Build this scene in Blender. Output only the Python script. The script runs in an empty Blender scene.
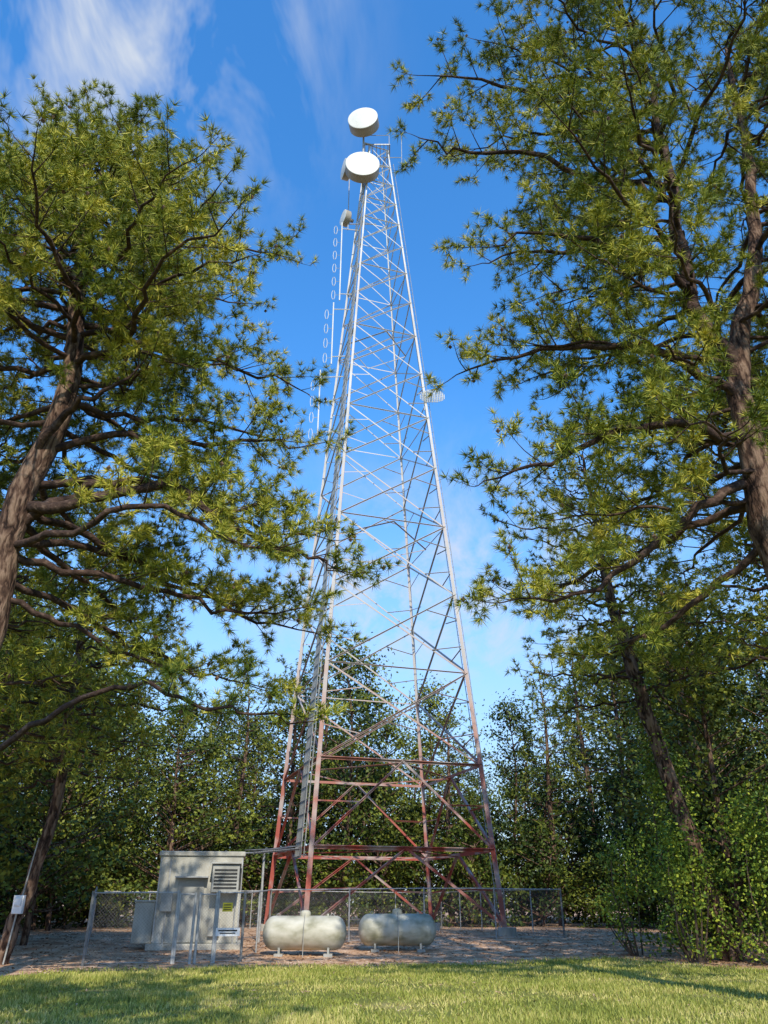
import bpy, math, random
import numpy as np
from mathutils import Vector, Matrix, Euler

scene = bpy.context.scene
R = np.random.default_rng(7)

# ------------------------------------------------------------------ helpers
class Buf:
    def __init__(s):
        s.v=[]; s.f3=[]; s.f4=[]; s.n=0
    def add(s, v, f):
        v=np.asarray(v,dtype=np.float32).reshape(-1,3); f=np.asarray(f,dtype=np.int64)
        if f.size:
            (s.f3 if f.shape[1]==3 else s.f4).append(f+s.n)
        s.v.append(v); s.n+=len(v)

def build_mesh(name, buf, smooth=False):
    me=bpy.data.meshes.new(name)
    V=np.concatenate(buf.v)
    assert np.isfinite(V).all(), name
    f3=np.concatenate(buf.f3) if buf.f3 else np.zeros((0,3),int)
    f4=np.concatenate(buf.f4) if buf.f4 else np.zeros((0,4),int)
    me.vertices.add(len(V)); me.vertices.foreach_set('co',V.ravel())
    nl=f3.size+f4.size
    me.loops.add(nl); me.loops.foreach_set('vertex_index',np.concatenate([f3.ravel(),f4.ravel()]).astype(np.int32))
    me.polygons.add(len(f3)+len(f4))
    st=np.concatenate([np.arange(len(f3))*3, f3.size+np.arange(len(f4))*4]).astype(np.int32)
    me.polygons.foreach_set('loop_start',st)
    me.update(calc_edges=True); me.validate()
    me.polygons.foreach_set('use_smooth',np.full(len(me.polygons),smooth))
    return me

def link(o):
    scene.collection.objects.link(o); return o

def empty(name, loc=(0,0,0)):
    e=bpy.data.objects.new(name,None); e.location=loc; e.empty_display_size=.3
    return link(e)

def obj(name, buf, mat, parent=None, smooth=False, bevel=0):
    me=buf if isinstance(buf,bpy.types.Mesh) else build_mesh(name,buf,smooth)
    if mat and not me.materials: me.materials.append(mat)
    o=link(bpy.data.objects.new(name,me))
    if parent:
        o.parent=parent; o.matrix_parent_inverse=Matrix.Translation(-Vector(parent.location))
    if bevel:
        m=o.modifiers.new('bevel','BEVEL'); m.width=bevel; m.segments=2; m.limit_method='ANGLE'
    return o

def nrm(a):
    return a/(np.linalg.norm(a,axis=-1,keepdims=True)+1e-9)

def tube(buf, pts, rad, n=6, cap=False):
    pts=np.asarray(pts,float); k=len(pts); rad=np.broadcast_to(np.asarray(rad,float),(k,))
    tan=np.gradient(pts,axis=0); tan=nrm(tan)
    ref=np.array([0.,0,1]) if abs(tan[0][2])<.9 else np.array([1.,0,0])
    a=np.cross(tan,ref); a=nrm(a); b=np.cross(tan,a)
    th=np.arange(n)/n*2*math.pi
    ring=pts[:,None,:]+rad[:,None,None]*(np.cos(th)[None,:,None]*a[:,None,:]+np.sin(th)[None,:,None]*b[:,None,:])
    i=np.arange(k-1)[:,None]*n; j=np.arange(n)[None,:]; j2=(j+1)%n
    f=np.stack([i+j,i+j2,i+n+j2,i+n+j],-1).reshape(-1,4)
    buf.add(ring.reshape(-1,3),f)
    if cap:
        for e in (0,k-1):
            fs=[[0,1+jj,1+(jj+1)%n] for jj in range(n)]
            buf.add(np.concatenate([pts[e][None],ring[e]]),fs)

def box(buf, c, s, rz=0):
    x,y,z=[t/2 for t in s]
    v=np.array([[-x,-y,-z],[x,-y,-z],[x,y,-z],[-x,y,-z],[-x,-y,z],[x,-y,z],[x,y,z],[-x,y,z]])
    cs,sn=math.cos(rz),math.sin(rz)
    v=v@np.array([[cs,sn,0],[-sn,cs,0],[0,0,1]])+np.array(c)
    buf.add(v,[[0,3,2,1],[4,5,6,7],[0,1,5,4],[1,2,6,5],[2,3,7,6],[3,0,4,7]])

def lbar(buf,p,q,w,t=None):
    p=np.array(p,float);q=np.array(q,float);t=t or w*.22
    d=nrm(q-p); ref=np.array([0,0,1.]) if abs(d[2])<.95 else np.array([1.,0,0])
    a=nrm(np.cross(d,ref)); b=np.cross(d,a)
    pr=np.array([(0,0),(w,0),(w,t),(t,t),(t,w),(0,w)])-w*.3
    off=pr[:,0:1]*a+pr[:,1:2]*b
    v=np.concatenate([p+off,q+off])
    buf.add(v,[[i,(i+1)%6,6+(i+1)%6,6+i] for i in range(6)])

def smooth_path(pts, rng=None, jit=0, sub=4):
    P=np.array(pts,float)
    P=np.vstack([2*P[0]-P[1],P,2*P[-1]-P[-2]])
    out=[]
    for i in range(1,len(P)-2):
        for s in range(sub):
            t=s/sub
            out.append(.5*((2*P[i])+(-P[i-1]+P[i+1])*t+(2*P[i-1]-5*P[i]+4*P[i+1]-P[i+2])*t*t+(-P[i-1]+3*P[i]-3*P[i+1]+P[i+2])*t**3))
    out.append(P[-2]); out=np.array(out)
    if rng is not None and jit:
        out[1:-1]+=rng.normal(0,jit,(len(out)-2,3))
    return out

def ground_z(x,y):
    s=np.clip((np.asarray(y,float)-26)/12,0,1); s=s*s*(3-2*s)
    return .3*s+.035*np.sin(np.asarray(x)*.45+1)*np.cos(np.asarray(y)*.33)

def lawn_edge(x):
    return np.interp(x,[-40,-13,-10.5,-8.5,-3,3,7,10,13,30],[15,17,20.5,23.2,24.8,26.3,28.0,23.5,20,18])

# ------------------------------------------------------------------ materials
def new_mat(name):
    m=bpy.data.materials.new(name); m.use_nodes=True
    nt=m.node_tree; b=nt.nodes['Principled BSDF']
    return m,nt,b
def N(nt,t,**k):
    n=nt.nodes.new(t)
    for a,v in k.items():
        if a in n.inputs.keys(): n.inputs[a].default_value=v
        else: setattr(n,a,v)
    return n
def ramp(nt,fac,stops):
    r=nt.nodes.new('ShaderNodeValToRGB'); e=r.color_ramp.elements
    e[0].position,e[0].color=stops[0][0],(*stops[0][1],1)
    e[1].position,e[1].color=stops[-1][0],(*stops[-1][1],1)
    for p,c in stops[1:-1]:
        x=e.new(p); x.color=(*c,1)
    nt.links.new(fac,r.inputs['Fac']); return r
def noise_mat(name, stops, scale=5, rough=.8, bump=0, bscale=None, metallic=0, detail=6, stretch=None, spec=.3):
    m,nt,b=new_mat(name)
    tc=N(nt,'ShaderNodeTexCoord'); mp=N(nt,'ShaderNodeMapping')
    if stretch: mp.inputs['Scale'].default_value=stretch
    nt.links.new(tc.outputs['Object'],mp.inputs['Vector'])
    n=N(nt,'ShaderNodeTexNoise'); n.inputs['Scale'].default_value=scale; n.inputs['Detail'].default_value=detail
    nt.links.new(mp.outputs[0],n.inputs['Vector'])
    r=ramp(nt,n.outputs['Fac'],stops); nt.links.new(r.outputs[0],b.inputs['Base Color'])
    b.inputs['Roughness'].default_value=rough; b.inputs['Metallic'].default_value=metallic
    b.inputs['Specular IOR Level'].default_value=spec
    if bump:
        n2=N(nt,'ShaderNodeTexNoise'); n2.inputs['Scale'].default_value=bscale or scale*3; n2.inputs['Detail'].default_value=6
        nt.links.new(mp.outputs[0],n2.inputs['Vector'])
        bp=N(nt,'ShaderNodeBump'); bp.inputs['Strength'].default_value=bump; bp.inputs['Distance'].default_value=.05
        nt.links.new(n2.outputs['Fac'],bp.inputs['Height']); nt.links.new(bp.outputs[0],b.inputs['Normal'])
    return m
def bark_mat(name,crack,mid,plate):
    m,nt,b=new_mat(name)
    tc=N(nt,'ShaderNodeTexCoord'); mp=N(nt,'ShaderNodeMapping'); mp.inputs['Scale'].default_value=(1,1,.3)
    nt.links.new(tc.outputs['Object'],mp.inputs['Vector'])
    v=N(nt,'ShaderNodeTexVoronoi',feature='DISTANCE_TO_EDGE'); v.inputs['Scale'].default_value=6
    nz=N(nt,'ShaderNodeTexNoise'); nz.inputs['Scale'].default_value=7; nz.inputs['Detail'].default_value=8
    nt.links.new(mp.outputs[0],nz.inputs['Vector'])
    mv=N(nt,'ShaderNodeMix',data_type='RGBA'); mv.inputs[0].default_value=.3
    nt.links.new(mp.outputs[0],mv.inputs[6]); nt.links.new(nz.outputs['Color'],mv.inputs[7]); nt.links.new(mv.outputs[2],v.inputs['Vector'])
    ad=N(nt,'ShaderNodeMath',operation='MULTIPLY_ADD'); ad.inputs[1].default_value=1.3; nt.links.new(v.outputs['Distance'],ad.inputs[0]); 
    m2=N(nt,'ShaderNodeMath',operation='MULTIPLY'); m2.inputs[1].default_value=1.0; nt.links.new(nz.outputs['Fac'],m2.inputs[0]); nt.links.new(m2.outputs[0],ad.inputs[2])
    r=ramp(nt,ad.outputs[0],[(.42,crack),(.6,mid),(.85,plate)]); nt.links.new(r.outputs[0],b.inputs['Base Color'])
    b.inputs['Roughness'].default_value=.95; b.inputs['Specular IOR Level'].default_value=.15
    bp=N(nt,'ShaderNodeBump'); bp.inputs['Strength'].default_value=1; bp.inputs['Distance'].default_value=.06
    nt.links.new(ad.outputs[0],bp.inputs['Height']); nt.links.new(bp.outputs[0],b.inputs['Normal'])
    return m

def foliage_mat(name, dark, mid, light, nscale=.5, rough=.55, obj_rand=0):
    m,nt,b=new_mat(name)
    tc=N(nt,'ShaderNodeTexCoord'); n=N(nt,'ShaderNodeTexNoise'); n.inputs['Scale'].default_value=nscale; n.inputs['Detail'].default_value=2
    nt.links.new(tc.outputs['Object'],n.inputs['Vector'])
    g=N(nt,'ShaderNodeNewGeometry')
    a=N(nt,'ShaderNodeMath',operation='MULTIPLY_ADD'); a.inputs[1].default_value=.45; 
    nt.links.new(g.outputs['Random Per Island'],a.inputs[0]); nt.links.new(n.outputs['Fac'],a.inputs[2])
    last=a.outputs[0]
    if obj_rand:
        oi=N(nt,'ShaderNodeObjectInfo'); c=N(nt,'ShaderNodeMath',operation='MULTIPLY_ADD'); c.inputs[1].default_value=obj_rand
        nt.links.new(oi.outputs['Random'],c.inputs[0]); nt.links.new(last,c.inputs[2])
        d=N(nt,'ShaderNodeMath',operation='SUBTRACT'); d.inputs[1].default_value=obj_rand/2; nt.links.new(c.outputs[0],d.inputs[0]); last=d.outputs[0]
    r=ramp(nt,last,[(.4,dark),(.72,mid),(1.0,light)])
    nt.links.new(r.outputs[0],b.inputs['Base Color']); b.inputs['Roughness'].default_value=rough
    b.inputs['Specular IOR Level'].default_value=.2
    return m

M_needle=foliage_mat('pine_needles',(.045,.08,.012),(.22,.26,.026),(.62,.54,.08),.5)
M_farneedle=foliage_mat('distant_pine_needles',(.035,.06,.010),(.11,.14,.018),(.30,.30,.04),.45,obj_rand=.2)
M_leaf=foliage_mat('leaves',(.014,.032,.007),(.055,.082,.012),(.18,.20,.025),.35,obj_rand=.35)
M_vine=foliage_mat('vine_leaves',(.04,.09,.012),(.15,.22,.025),(.36,.40,.04),.8)
M_grass=foliage_mat('grass_blades',(.12,.15,.028),(.28,.30,.05),(.54,.46,.16),.5)
M_bark=bark_mat('pine_bark',(.022,.013,.010),(.095,.055,.038),(.22,.145,.10))
M_barkred=noise_mat('pine_branch_bark',[(.3,(.022,.012,.009)),(.55,(.062,.036,.026)),(.75,(.17,.11,.08))],7,.95,.8,14)
M_twig=noise_mat('twig_bark',[(.3,(.05,.035,.025)),(.7,(.14,.10,.07))],5,.95)
M_cone=noise_mat('pine_cones',[(.3,(.05,.03,.018)),(.7,(.18,.11,.06))],20,.9)
M_conc=noise_mat('concrete',[(.3,(.27,.26,.22)),(.55,(.43,.415,.36)),(.8,(.55,.53,.47))],1.6,.9,.25,25,stretch=(1.5,1.5,.5))
M_concd=noise_mat('painted_steel_grey',[(.3,(.24,.24,.22)),(.7,(.38,.38,.35))],3,.55,.1)
M_galv=noise_mat('galvanised_steel',[(.3,(.28,.285,.28)),(.7,(.46,.46,.45))],8,.5,metallic=.2)
M_wire=noise_mat('fence_wire',[(.3,(.12,.12,.12)),(.7,(.22,.22,.22))],8,.6)
M_dark=noise_mat('dark_vent',[(.3,(.02,.02,.02)),(.7,(.05,.05,.05))],8,.7)
M_white=noise_mat('white_radome',[(.3,(.60,.59,.53)),(.7,(.72,.71,.66))],1.2,.5)
M_shroud=noise_mat('dish_shroud_shaded',[(.3,(.24,.21,.17)),(.7,(.33,.30,.25))],1.2,.6)  # dark tan puts the shade of the drum's underside into its colour
M_tank=noise_mat('tank_paint_dappled_shade',[(.3,(.21,.205,.13)),(.5,(.40,.385,.30)),(.75,(.56,.54,.46))],1.8,.55,.08,9,stretch=(1,1,1.8))  # dull greenish mottling puts dappled tree shade into the paint colour
M_yel=noise_mat('yellow_sign_paint',[(.3,(.65,.5,.03)),(.7,(.75,.6,.05))],5,.5)
M_sign=noise_mat('white_sign_paint',[(.3,(.62,.64,.66)),(.7,(.78,.78,.78))],5,.5)
M_cable=noise_mat('cable_black',[(.3,(.08,.08,.08)),(.7,(.16,.16,.17))],5,.6)

# weathered aviation paint on tower steel
def tower_mat():
    m,nt,b=new_mat('tower_paint')
    tc=N(nt,'ShaderNodeTexCoord'); n=N(nt,'ShaderNodeTexNoise'); n.inputs['Scale'].default_value=.9; n.inputs['Detail'].default_value=7
    nt.links.new(tc.outputs['Object'],n.inputs['Vector'])
    sx=N(nt,'ShaderNodeSeparateXYZ'); nt.links.new(tc.outputs['Object'],sx.inputs[0])
    mr=N(nt,'ShaderNodeMapRange'); mr.inputs['From Min'].default_value=0; mr.inputs['From Max'].default_value=56
    nt.links.new(sx.outputs['Z'],mr.inputs['Value'])
    r=ramp(nt,mr.outputs[0],[(0,(.30,.08,.05)),(.075,(.34,.055,.035)),(.13,(.36,.13,.09)),(.19,(.42,.29,.24)),(.28,(.48,.44,.40)),(.40,(.47,.40,.36)),(.5,(.54,.52,.49)),(.7,(.53,.48,.45)),(.78,(.57,.56,.54)),(1,(.60,.60,.58))])
    g=ramp(nt,n.outputs['Fac'],[(.46,(0,0,0)),(.62,(1,1,1))])
    mx=N(nt,'ShaderNodeMix',data_type='RGBA')
    mul=N(nt,'ShaderNodeMath',operation='MULTIPLY'); mul.inputs[1].default_value=.7
    nt.links.new(g.outputs[0],mul.inputs[0]); nt.links.new(mul.outputs[0],mx.inputs[0])
    nt.links.new(r.outputs[0],mx.inputs[6]); mx.inputs[7].default_value=(.42,.40,.36,1)
    nt.links.new(mx.outputs[2],b.inputs['Base Color']); b.inputs['Roughness'].default_value=.7
    return m
M_tower=tower_mat()

def ground_mat():
    m,nt,b=new_mat('ground_lawn_and_soil')
    tc=N(nt,'ShaderNodeTexCoord')
    def nz(s,d=6):
        n=N(nt,'ShaderNodeTexNoise'); n.inputs['Scale'].default_value=s; n.inputs['Detail'].default_value=d
        nt.links.new(tc.outputs['Object'],n.inputs['Vector']); return n
    gr=ramp(nt,nz(.6).outputs['Fac'],[(.3,(.10,.13,.025)),(.55,(.22,.21,.055)),(.75,(.38,.29,.14))])
    so=ramp(nt,nz(1.3,9).outputs['Fac'],[(.3,(.27,.135,.07)),(.5,(.52,.32,.19)),(.7,(.68,.48,.33))])
    at=N(nt,'ShaderNodeAttribute',attribute_name='soil')
    n3=nz(2.2)
    ad=N(nt,'ShaderNodeMath',operation='ADD'); nt.links.new(at.outputs['Fac'],ad.inputs[0]); nt.links.new(n3.outputs['Fac'],ad.inputs[1])
    rr=ramp(nt,ad.outputs[0],[(.9,(0,0,0)),(1.05,(1,1,1))])
    mx=N(nt,'ShaderNodeMix',data_type='RGBA')
    nt.links.new(rr.outputs[0],mx.inputs[0]); nt.links.new(gr.outputs[0],mx.inputs[6]); nt.links.new(so.outputs[0],mx.inputs[7])
    nt.links.new(mx.outputs[2],b.inputs['Base Color']); b.inputs['Roughness'].default_value=.95; b.inputs['Specular IOR Level'].default_value=.1
    bp=N(nt,'ShaderNodeBump'); bp.inputs['Strength'].default_value=.6; bp.inputs['Distance'].default_value=.06
    nt.links.new(nz(9,8).outputs['Fac'],bp.inputs['Height']); nt.links.new(bp.outputs[0],b.inputs['Normal'])
    return m

# ------------------------------------------------------------------ ground
def axis(lo,hi,step,far):
    a=list(np.arange(lo,hi+1e-6,step)); d=step*2
    l=[];x=lo
    while x>-far: x-=d; d*=1.5; l.append(x)
    r=[];x=hi;d=step*2
    while x<far: x+=d; d*=1.5; r.append(x)
    return np.array(l[::-1]+a+r)
xs=axis(-25,25,.5,900); ys=axis(-12,60,.5,900)
X,Y=np.meshgrid(xs,ys); Z=ground_z(X,Y)
gb=Buf(); nx=len(xs); ny=len(ys)
i=np.arange(ny-1)[:,None]*nx; j=np.arange(nx-1)[None,:]
gb.add(np.stack([X,Y,Z],-1).reshape(-1,3),np.stack([i+j,i+j+1,i+nx+j+1,i+nx+j],-1).reshape(-1,4))
g=obj('ground',gb,ground_mat(),smooth=True)
soil=np.clip((Y-lawn_edge(X))/1.2+.5,0,1)
at=g.data.attributes.new('soil','FLOAT','POINT'); at.data.foreach_set('value',soil.ravel().astype(np.float32))

# grass blades
n=280000
gy=R.uniform(0,1,n)*20+9.5; gx=R.uniform(-1,1,n)*(gy*.56+1.5)
patch=.5+.5*np.sin(gx*.9+np.sin(gy*.7)*2)*np.cos(gy*.8+np.sin(gx*.6)*2)
keep=(gy<lawn_edge(gx)+R.normal(0,.5,n))&(R.random(n)<.22+.78*patch); gx,gy,patch=gx[keep],gy[keep],patch[keep]; n=len(gx)
h=R.uniform(.025,.065,n)*(1+.9*patch); th=R.uniform(0,2*math.pi,n); w=.007+gy*.0003
P=np.stack([gx,gy,ground_z(gx,gy)],-1); S=np.stack([np.cos(th),np.sin(th),0*th],-1)*w[:,None]
T=P+np.stack([R.normal(0,.03,n),R.normal(0,.03,n),h],-1)
V=np.stack([P-S,P+S,T],1).reshape(-1,3)
b=Buf(); b.add(V,np.arange(3*n).reshape(-1,3)); obj('lawn_grass',b,M_grass)

# fallen straw, leaves and pebbles on the soil
n=34000
gx=R.uniform(-16,16,n); gy=R.uniform(12,46,n); keep=(gy>lawn_edge(gx)-.4)|(R.random(n)<.10); gx,gy=gx[keep],gy[keep]; n=len(gx)
P=np.stack([gx,gy,ground_z(gx,gy)+.012],-1); th=R.uniform(0,6.28,n); L=R.uniform(.03,.11,n)
D=np.stack([np.cos(th),np.sin(th),R.uniform(-.05,.35,n)],-1)*L[:,None]; S=np.stack([-np.sin(th),np.cos(th),R.uniform(-.3,.3,n)],-1)*(L*R.uniform(.15,.5,n))[:,None]
b=Buf(); b.add(np.stack([P-D,P-S,P+D,P+S],1).reshape(-1,3),np.arange(4*n).reshape(-1,4))
obj('leaf_litter',b,noise_mat('litter',[(.3,(.2,.09,.045)),(.5,(.48,.30,.17)),(.7,(.66,.54,.42))],9,.9))

# ------------------------------------------------------------------ trees
def tufts(buf,P,D,m,L,w,rng,spread=.75):
    n=len(P)
    if n==0: return
    d=nrm(D[:,None,:]*1.0+rng.normal(0,spread,(n,m,3)))
    l=L*rng.uniform(.7,1.15,(n,m,1))
    s=nrm(np.cross(d,rng.normal(0,1,(n,m,3))))*w
    p=P[:,None,:]+d*.01
    tip=p+d*l; tip[...,2]-=.12*l[...,0]
    V=np.stack([p-s,p+s,tip],2).reshape(-1,3)
    buf.add(V,np.arange(len(V)).reshape(-1,3))

def twigs_mesh(buf,A,B,r):
    n=len(A); d=nrm(B-A); a=nrm(np.cross(d,np.array([.3,.2,1.]))); c=np.cross(d,a)
    vs=[]
    for k in range(3):
        t=k*2.0944; vs.append(A+(math.cos(t)*a+math.sin(t)*c)*r)
    vs.append(B)
    V=np.stack(vs,1).reshape(-1,3); o=np.arange(n)[:,None,None]*4
    F=(np.array([[0,1,3],[1,2,3],[2,0,3]])[None]+o).reshape(-1,3)
    buf.add(V,F)

class Pine:
    def __init__(s,seed,nm=31,nl=.215,nw=.0088,subsp=.34,twsp=.135,tw=(.16,.42),mat=None):
        s.rng=np.random.default_rng(seed); s.wood=Buf(); s.limb=Buf(); s.tw=Buf(); s.nd=Buf(); s.cone=Buf()
        s.nm,s.nl,s.nw,s.subsp,s.twsp,s.twl=nm,nl,nw,subsp,twsp,tw
        s.TA=[];s.TB=[];s.cones=[];s.mat=mat or M_needle
    def trunk(s,pts,n=14,jit=.03):
        p=np.array(pts,float); q=smooth_path(p,None,0,5)
        q[1:,:3]+=s.rng.normal(0,1,(len(q)-1,3))*jit
        q[:,3]=np.maximum(q[:,3],.02)
        tube(s.wood,q[:,:3],q[:,3],n); s.tp=q; return q
    def at(s,z):
        q=s.tp; return np.array([np.interp(z,q[:,2],q[:,k]) for k in range(4)])
    def limb_(s,pts,r0,sub=1.7,start=.25,dens=1.,jit=.06,r1=.012,leafy=1.):
        rng=s.rng; q=smooth_path(pts,rng,jit,4); k=len(q)
        seg=np.linalg.norm(np.diff(q,axis=0),axis=1); L=seg.sum(); cum=np.clip(np.concatenate([[0],np.cumsum(seg)])/L,0,1)
        rad=r0*(1-cum)**.8+r1; tube(s.limb,q,rad,7 if r0>.05 else 5)
        ns=int(L*(1-start)/s.subsp*dens); sg=1
        for i in range(ns+1):
            t=start+(1-start)*(i+rng.uniform(-.3,.3))/max(ns,1); t=min(max(t,.02),1)
            p=np.array([np.interp(t,cum,q[:,c]) for c in range(3)]); ii=min(np.searchsorted(cum,t),k-1); tan=nrm(q[max(ii,1)]-q[max(ii,1)-1])
            side=nrm(np.cross(tan,[0,0,1.]))*sg; sg=-sg
            d=nrm(tan*rng.uniform(.3,.8)+side*rng.uniform(.4,1)+np.array([0,0,rng.uniform(-.25,.7)]))
            if i==ns: d=tan
            l=sub*rng.uniform(.5,1.1)*(1-.45*t)
            mid=p+d*l*.5+rng.normal(0,.05,3); end=mid+nrm(d+np.array([0,0,rng.uniform(.0,.6)]))*l*.5
            sp=smooth_path([p,mid,end],None,0,3)
            rr=np.linspace(.008+.009*l,.005,len(sp)); tube(s.limb,sp,rr,4)
            m=max(2,int(l/s.twsp*leafy)); tt=rng.uniform(.15,1,m)**.7; tt[0]=1
            idx=tt*(len(sp)-1); i0=np.minimum(idx.astype(int),len(sp)-2); fr=(idx-i0)[:,None]
            A=sp[i0]*(1-fr)+sp[i0+1]*fr
            dd=nrm(nrm(end-p)*.6+rng.normal(0,.65,(m,3))+np.array([0,0,.3]))
            B=A+dd*rng.uniform(*s.twl,(m,1)); s.TA.append(A); s.TB.append(B)
            if rng.random()<.35: s.cones.append(A[0]+rng.normal(0,.08,3))
    def auto(s,z,az,reach,elev,droop=0,r0=None,**k):
        b=s.at(z); az=math.radians(az); e=math.radians(elev); rng=s.rng
        h=np.array([math.cos(az),math.sin(az),0.]); h2=np.array([-h[1],h[0],0])
        r0=r0 or min(b[3]*.45,.012+reach*.010)
        w=rng.normal(0,.06,2)*reach
        p=[b[:3]]
        for f,wi in ((.33,w[0]),(.66,w[1]),(1,w[0]+w[1])):
            p.append(b[:3]+h*reach*f+h2*wi+np.array([0,0,math.tan(e)*reach*f-droop*f*f*reach]))
        s.limb_(p,r0,**k)
    def finish(s,name,base,as_mesh=False):
        A=np.concatenate(s.TA);B=np.concatenate(s.TB); twigs_mesh(s.tw,A,B,.006)
        D=nrm(B-A)+np.array([0,0,.25]); P=[];Q=[]
        for f in (.45,1.0): P.append(A+(B-A)*f);Q.append(D*(.35+.7*f))
        tufts(s.nd,np.concatenate(P),np.concatenate(Q),s.nm,s.nl,s.nw,s.rng)
        if s.cones and not as_mesh:
            c=np.array(s.cones); o=np.array([[1,0,0],[-1,0,0],[0,1,0],[0,-1,0],[0,0,1.5],[0,0,-1.2]])*.05
            V=(c[:,None,:]+o[None]).reshape(-1,3)
            F=np.array([[0,2,4],[2,1,4],[1,3,4],[3,0,4],[2,0,5],[1,2,5],[3,1,5],[0,3,5]])
            s.cone.add(V,(F[None]+np.arange(len(c))[:,None,None]*6).reshape(-1,3))
        if as_mesh:
            return [(n,build_mesh(n,bf,sm),mt) for n,bf,mt,sm in (('trunk',s.wood,M_bark,True),('limbs',s.limb,M_barkred,True),('needles',s.nd,s.mat,False)) if bf.v]
        e=empty(name,base)
        obj('trunk',s.wood,M_bark,e,True); obj('limbs',s.limb,M_barkred,e,True); obj('twigs',s.tw,M_twig,e); obj('needles',s.nd,s.mat,e)
        if s.cones: obj('pine_cones',s.cone,M_cone,e)
        return e

# big pine on the left
t=Pine(11)
t.trunk([(-8.3,15.2,-.1,.44),(-8.1,15.1,3,.36),(-8.0,15,6,.33),(-8.05,15,9,.30),(-7.5,15,12.5,.24),(-7.9,15,16,.17),(-8.2,15.5,19.5,.10),(-8.4,15.8,22.0,.03)])
t.limb_([(-8,15,8.7),(-6.6,15.2,9.9),(-5.2,15.5,10.2),(-3.6,15.6,9.6),(-2.4,15.8,9.9)],.13,sub=2.0,start=.35)
t.limb_([(-7.9,15,9.3),(-6.4,14.6,9.2),(-4.6,14.6,9.6),(-3.0,14.8,8.6),(-1.6,15,8.2),(-1.0,15.2,7.9)],.13,sub=2.0,start=.35,dens=1.2)
t.limb_([(-8,15,8.2),(-6.6,15.6,8.0),(-4.8,15.8,7.7),(-3.4,16,7.3),(-2,16.2,7.4)],.08,sub=1.9,start=.3,dens=1.3)
t.limb_([(-8,15,8.4),(-6.4,14.2,8.4),(-4.8,13.8,8.7),(-3.4,13.8,8.2),(-1.8,14,8.0)],.08,sub=1.9,start=.35,dens=1.3)
t.limb_([(-7.9,15,9.9),(-6.4,15.8,10.4),(-4.8,16.2,10.4),(-3.2,16.4,9.6),(-1.6,16.4,9.3)],.09,sub=1.9,start=.3,dens=1.3)
t.limb_([(-7.9,15,9.4),(-6.6,17,9.2),(-4.8,18,8.6),(-3.2,18.4,7.9),(-1.8,18.4,7.6)],.09,sub=1.9,start=.25,dens=1.3)
t.limb_([(-7.9,15,7.6),(-6.8,16.6,7.4),(-5.6,17.6,6.9),(-4.4,18.2,6.5),(-3.2,18.4,6.3)],.07,sub=1.8,start=.25,dens=1.3)
t.limb_([(-7.9,15,7.2),(-6.8,15.6,6.9),(-5.4,16,6.3),(-4.0,16,5.9)],.06,sub=1.7,start=.35,dens=1.2)
t.limb_([(-7.9,15,10.2),(-8.2,17,10.4),(-7.6,19,10.2),(-6.8,20.4,9.6)],.09,sub=2.0,start=.25,dens=1.3)
t.limb_([(-7.9,15,9.0),(-7.4,17,8.6),(-6.6,18.8,8.0),(-6.0,20,7.4)],.08,sub=2.0,start=.25,dens=1.3)
t.limb_([(-7.9,15,10.8),(-6.2,15,11.2),(-4.6,15,11.0),(-3.0,15.2,11.2),(-1.9,15.2,11.0)],.09,sub=1.9,start=.3,dens=1.2)
t.limb_([(-7.9,15,10.4),(-7.2,14.4,11.4),(-6.2,14,11.7),(-5.4,14,12.6)],.10,sub=1.5,start=.5)
t.limb_([(-8,15,8.5),(-6.5,16.6,9),(-5,18,8.6),(-3.4,18.8,8.4)],.09,sub=1.9,start=.3)
t.limb_([(-8,15,8.9),(-9,16.6,10),(-10,18.4,10.6),(-10.5,19.5,11)],.09,sub=1.8,start=.35)
t.limb_([(-8.2,15,3.7),(-6.9,14.4,4.1),(-5.8,14,4.7),(-4.6,14,5.15),(-3.4,14,4.75),(-2.3,14,4.7),(-1.4,14.1,4.5)],.06,sub=1.1,start=.55,dens=1.1,r1=.012)
az=0
for k,z in enumerate(np.linspace(11.2,21.6,92)):
    az=(az+137.5)%360
    reach=np.interp(z,[11,12.5,15,17.5,19.5,21,22.5],[5.6,5.9,6.3,5.5,4.0,2.7,1.0])*t.rng.uniform(.45,1.05)
    if z<12.8 and 200<az<340: continue
    if z>16 and 190<az<350: reach*=.6
    t.auto(z,az,reach,np.interp(z,[11,16,22],[2,8,14]),droop=np.interp(z,[11,24],[.05,.0]),sub=1.9,start=.22)
t.finish('pine_tree',(-8.3,15.2,0))

# big pine on the right
t=Pine(23)
t.trunk([(8.1,14.2,-.1,.44),(8.0,14.1,3,.37),(7.9,14,6,.34),(7.75,14,9,.31),(8.0,14,12.4,.24),(9.1,14,15.9,.17),(9.7,14,19.5,.12),(10,14,24,.04)])
main=t.tp
t.limb_([(8.0,14,12.3),(7.3,14,14.3),(7.4,14,17.7),(7.5,14,20.5),(7.3,13.8,23.5),(7.1,13.8,26)],.2,sub=1.6,start=.5,dens=1)
t.limb_([(7.8,14,9.6),(6.6,13.8,8.8),(5.2,13.8,7.8),(3.8,14,6.9),(2.6,14.2,6.9)],.11,sub=2.0,start=.4,dens=1.1)
t.limb_([(7.8,14,10.2),(6.4,13.6,10.6),(5,13.4,10.3),(3.4,13.4,9.6),(2.0,13.6,9.2)],.11,sub=2.0,start=.35,dens=1.1)
t.limb_([(7.8,14,8.2),(6.8,14.6,7.4),(5.6,15.2,6.6),(4.4,15.6,6.2)],.08,sub=1.7,start=.3,dens=1.1)
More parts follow.
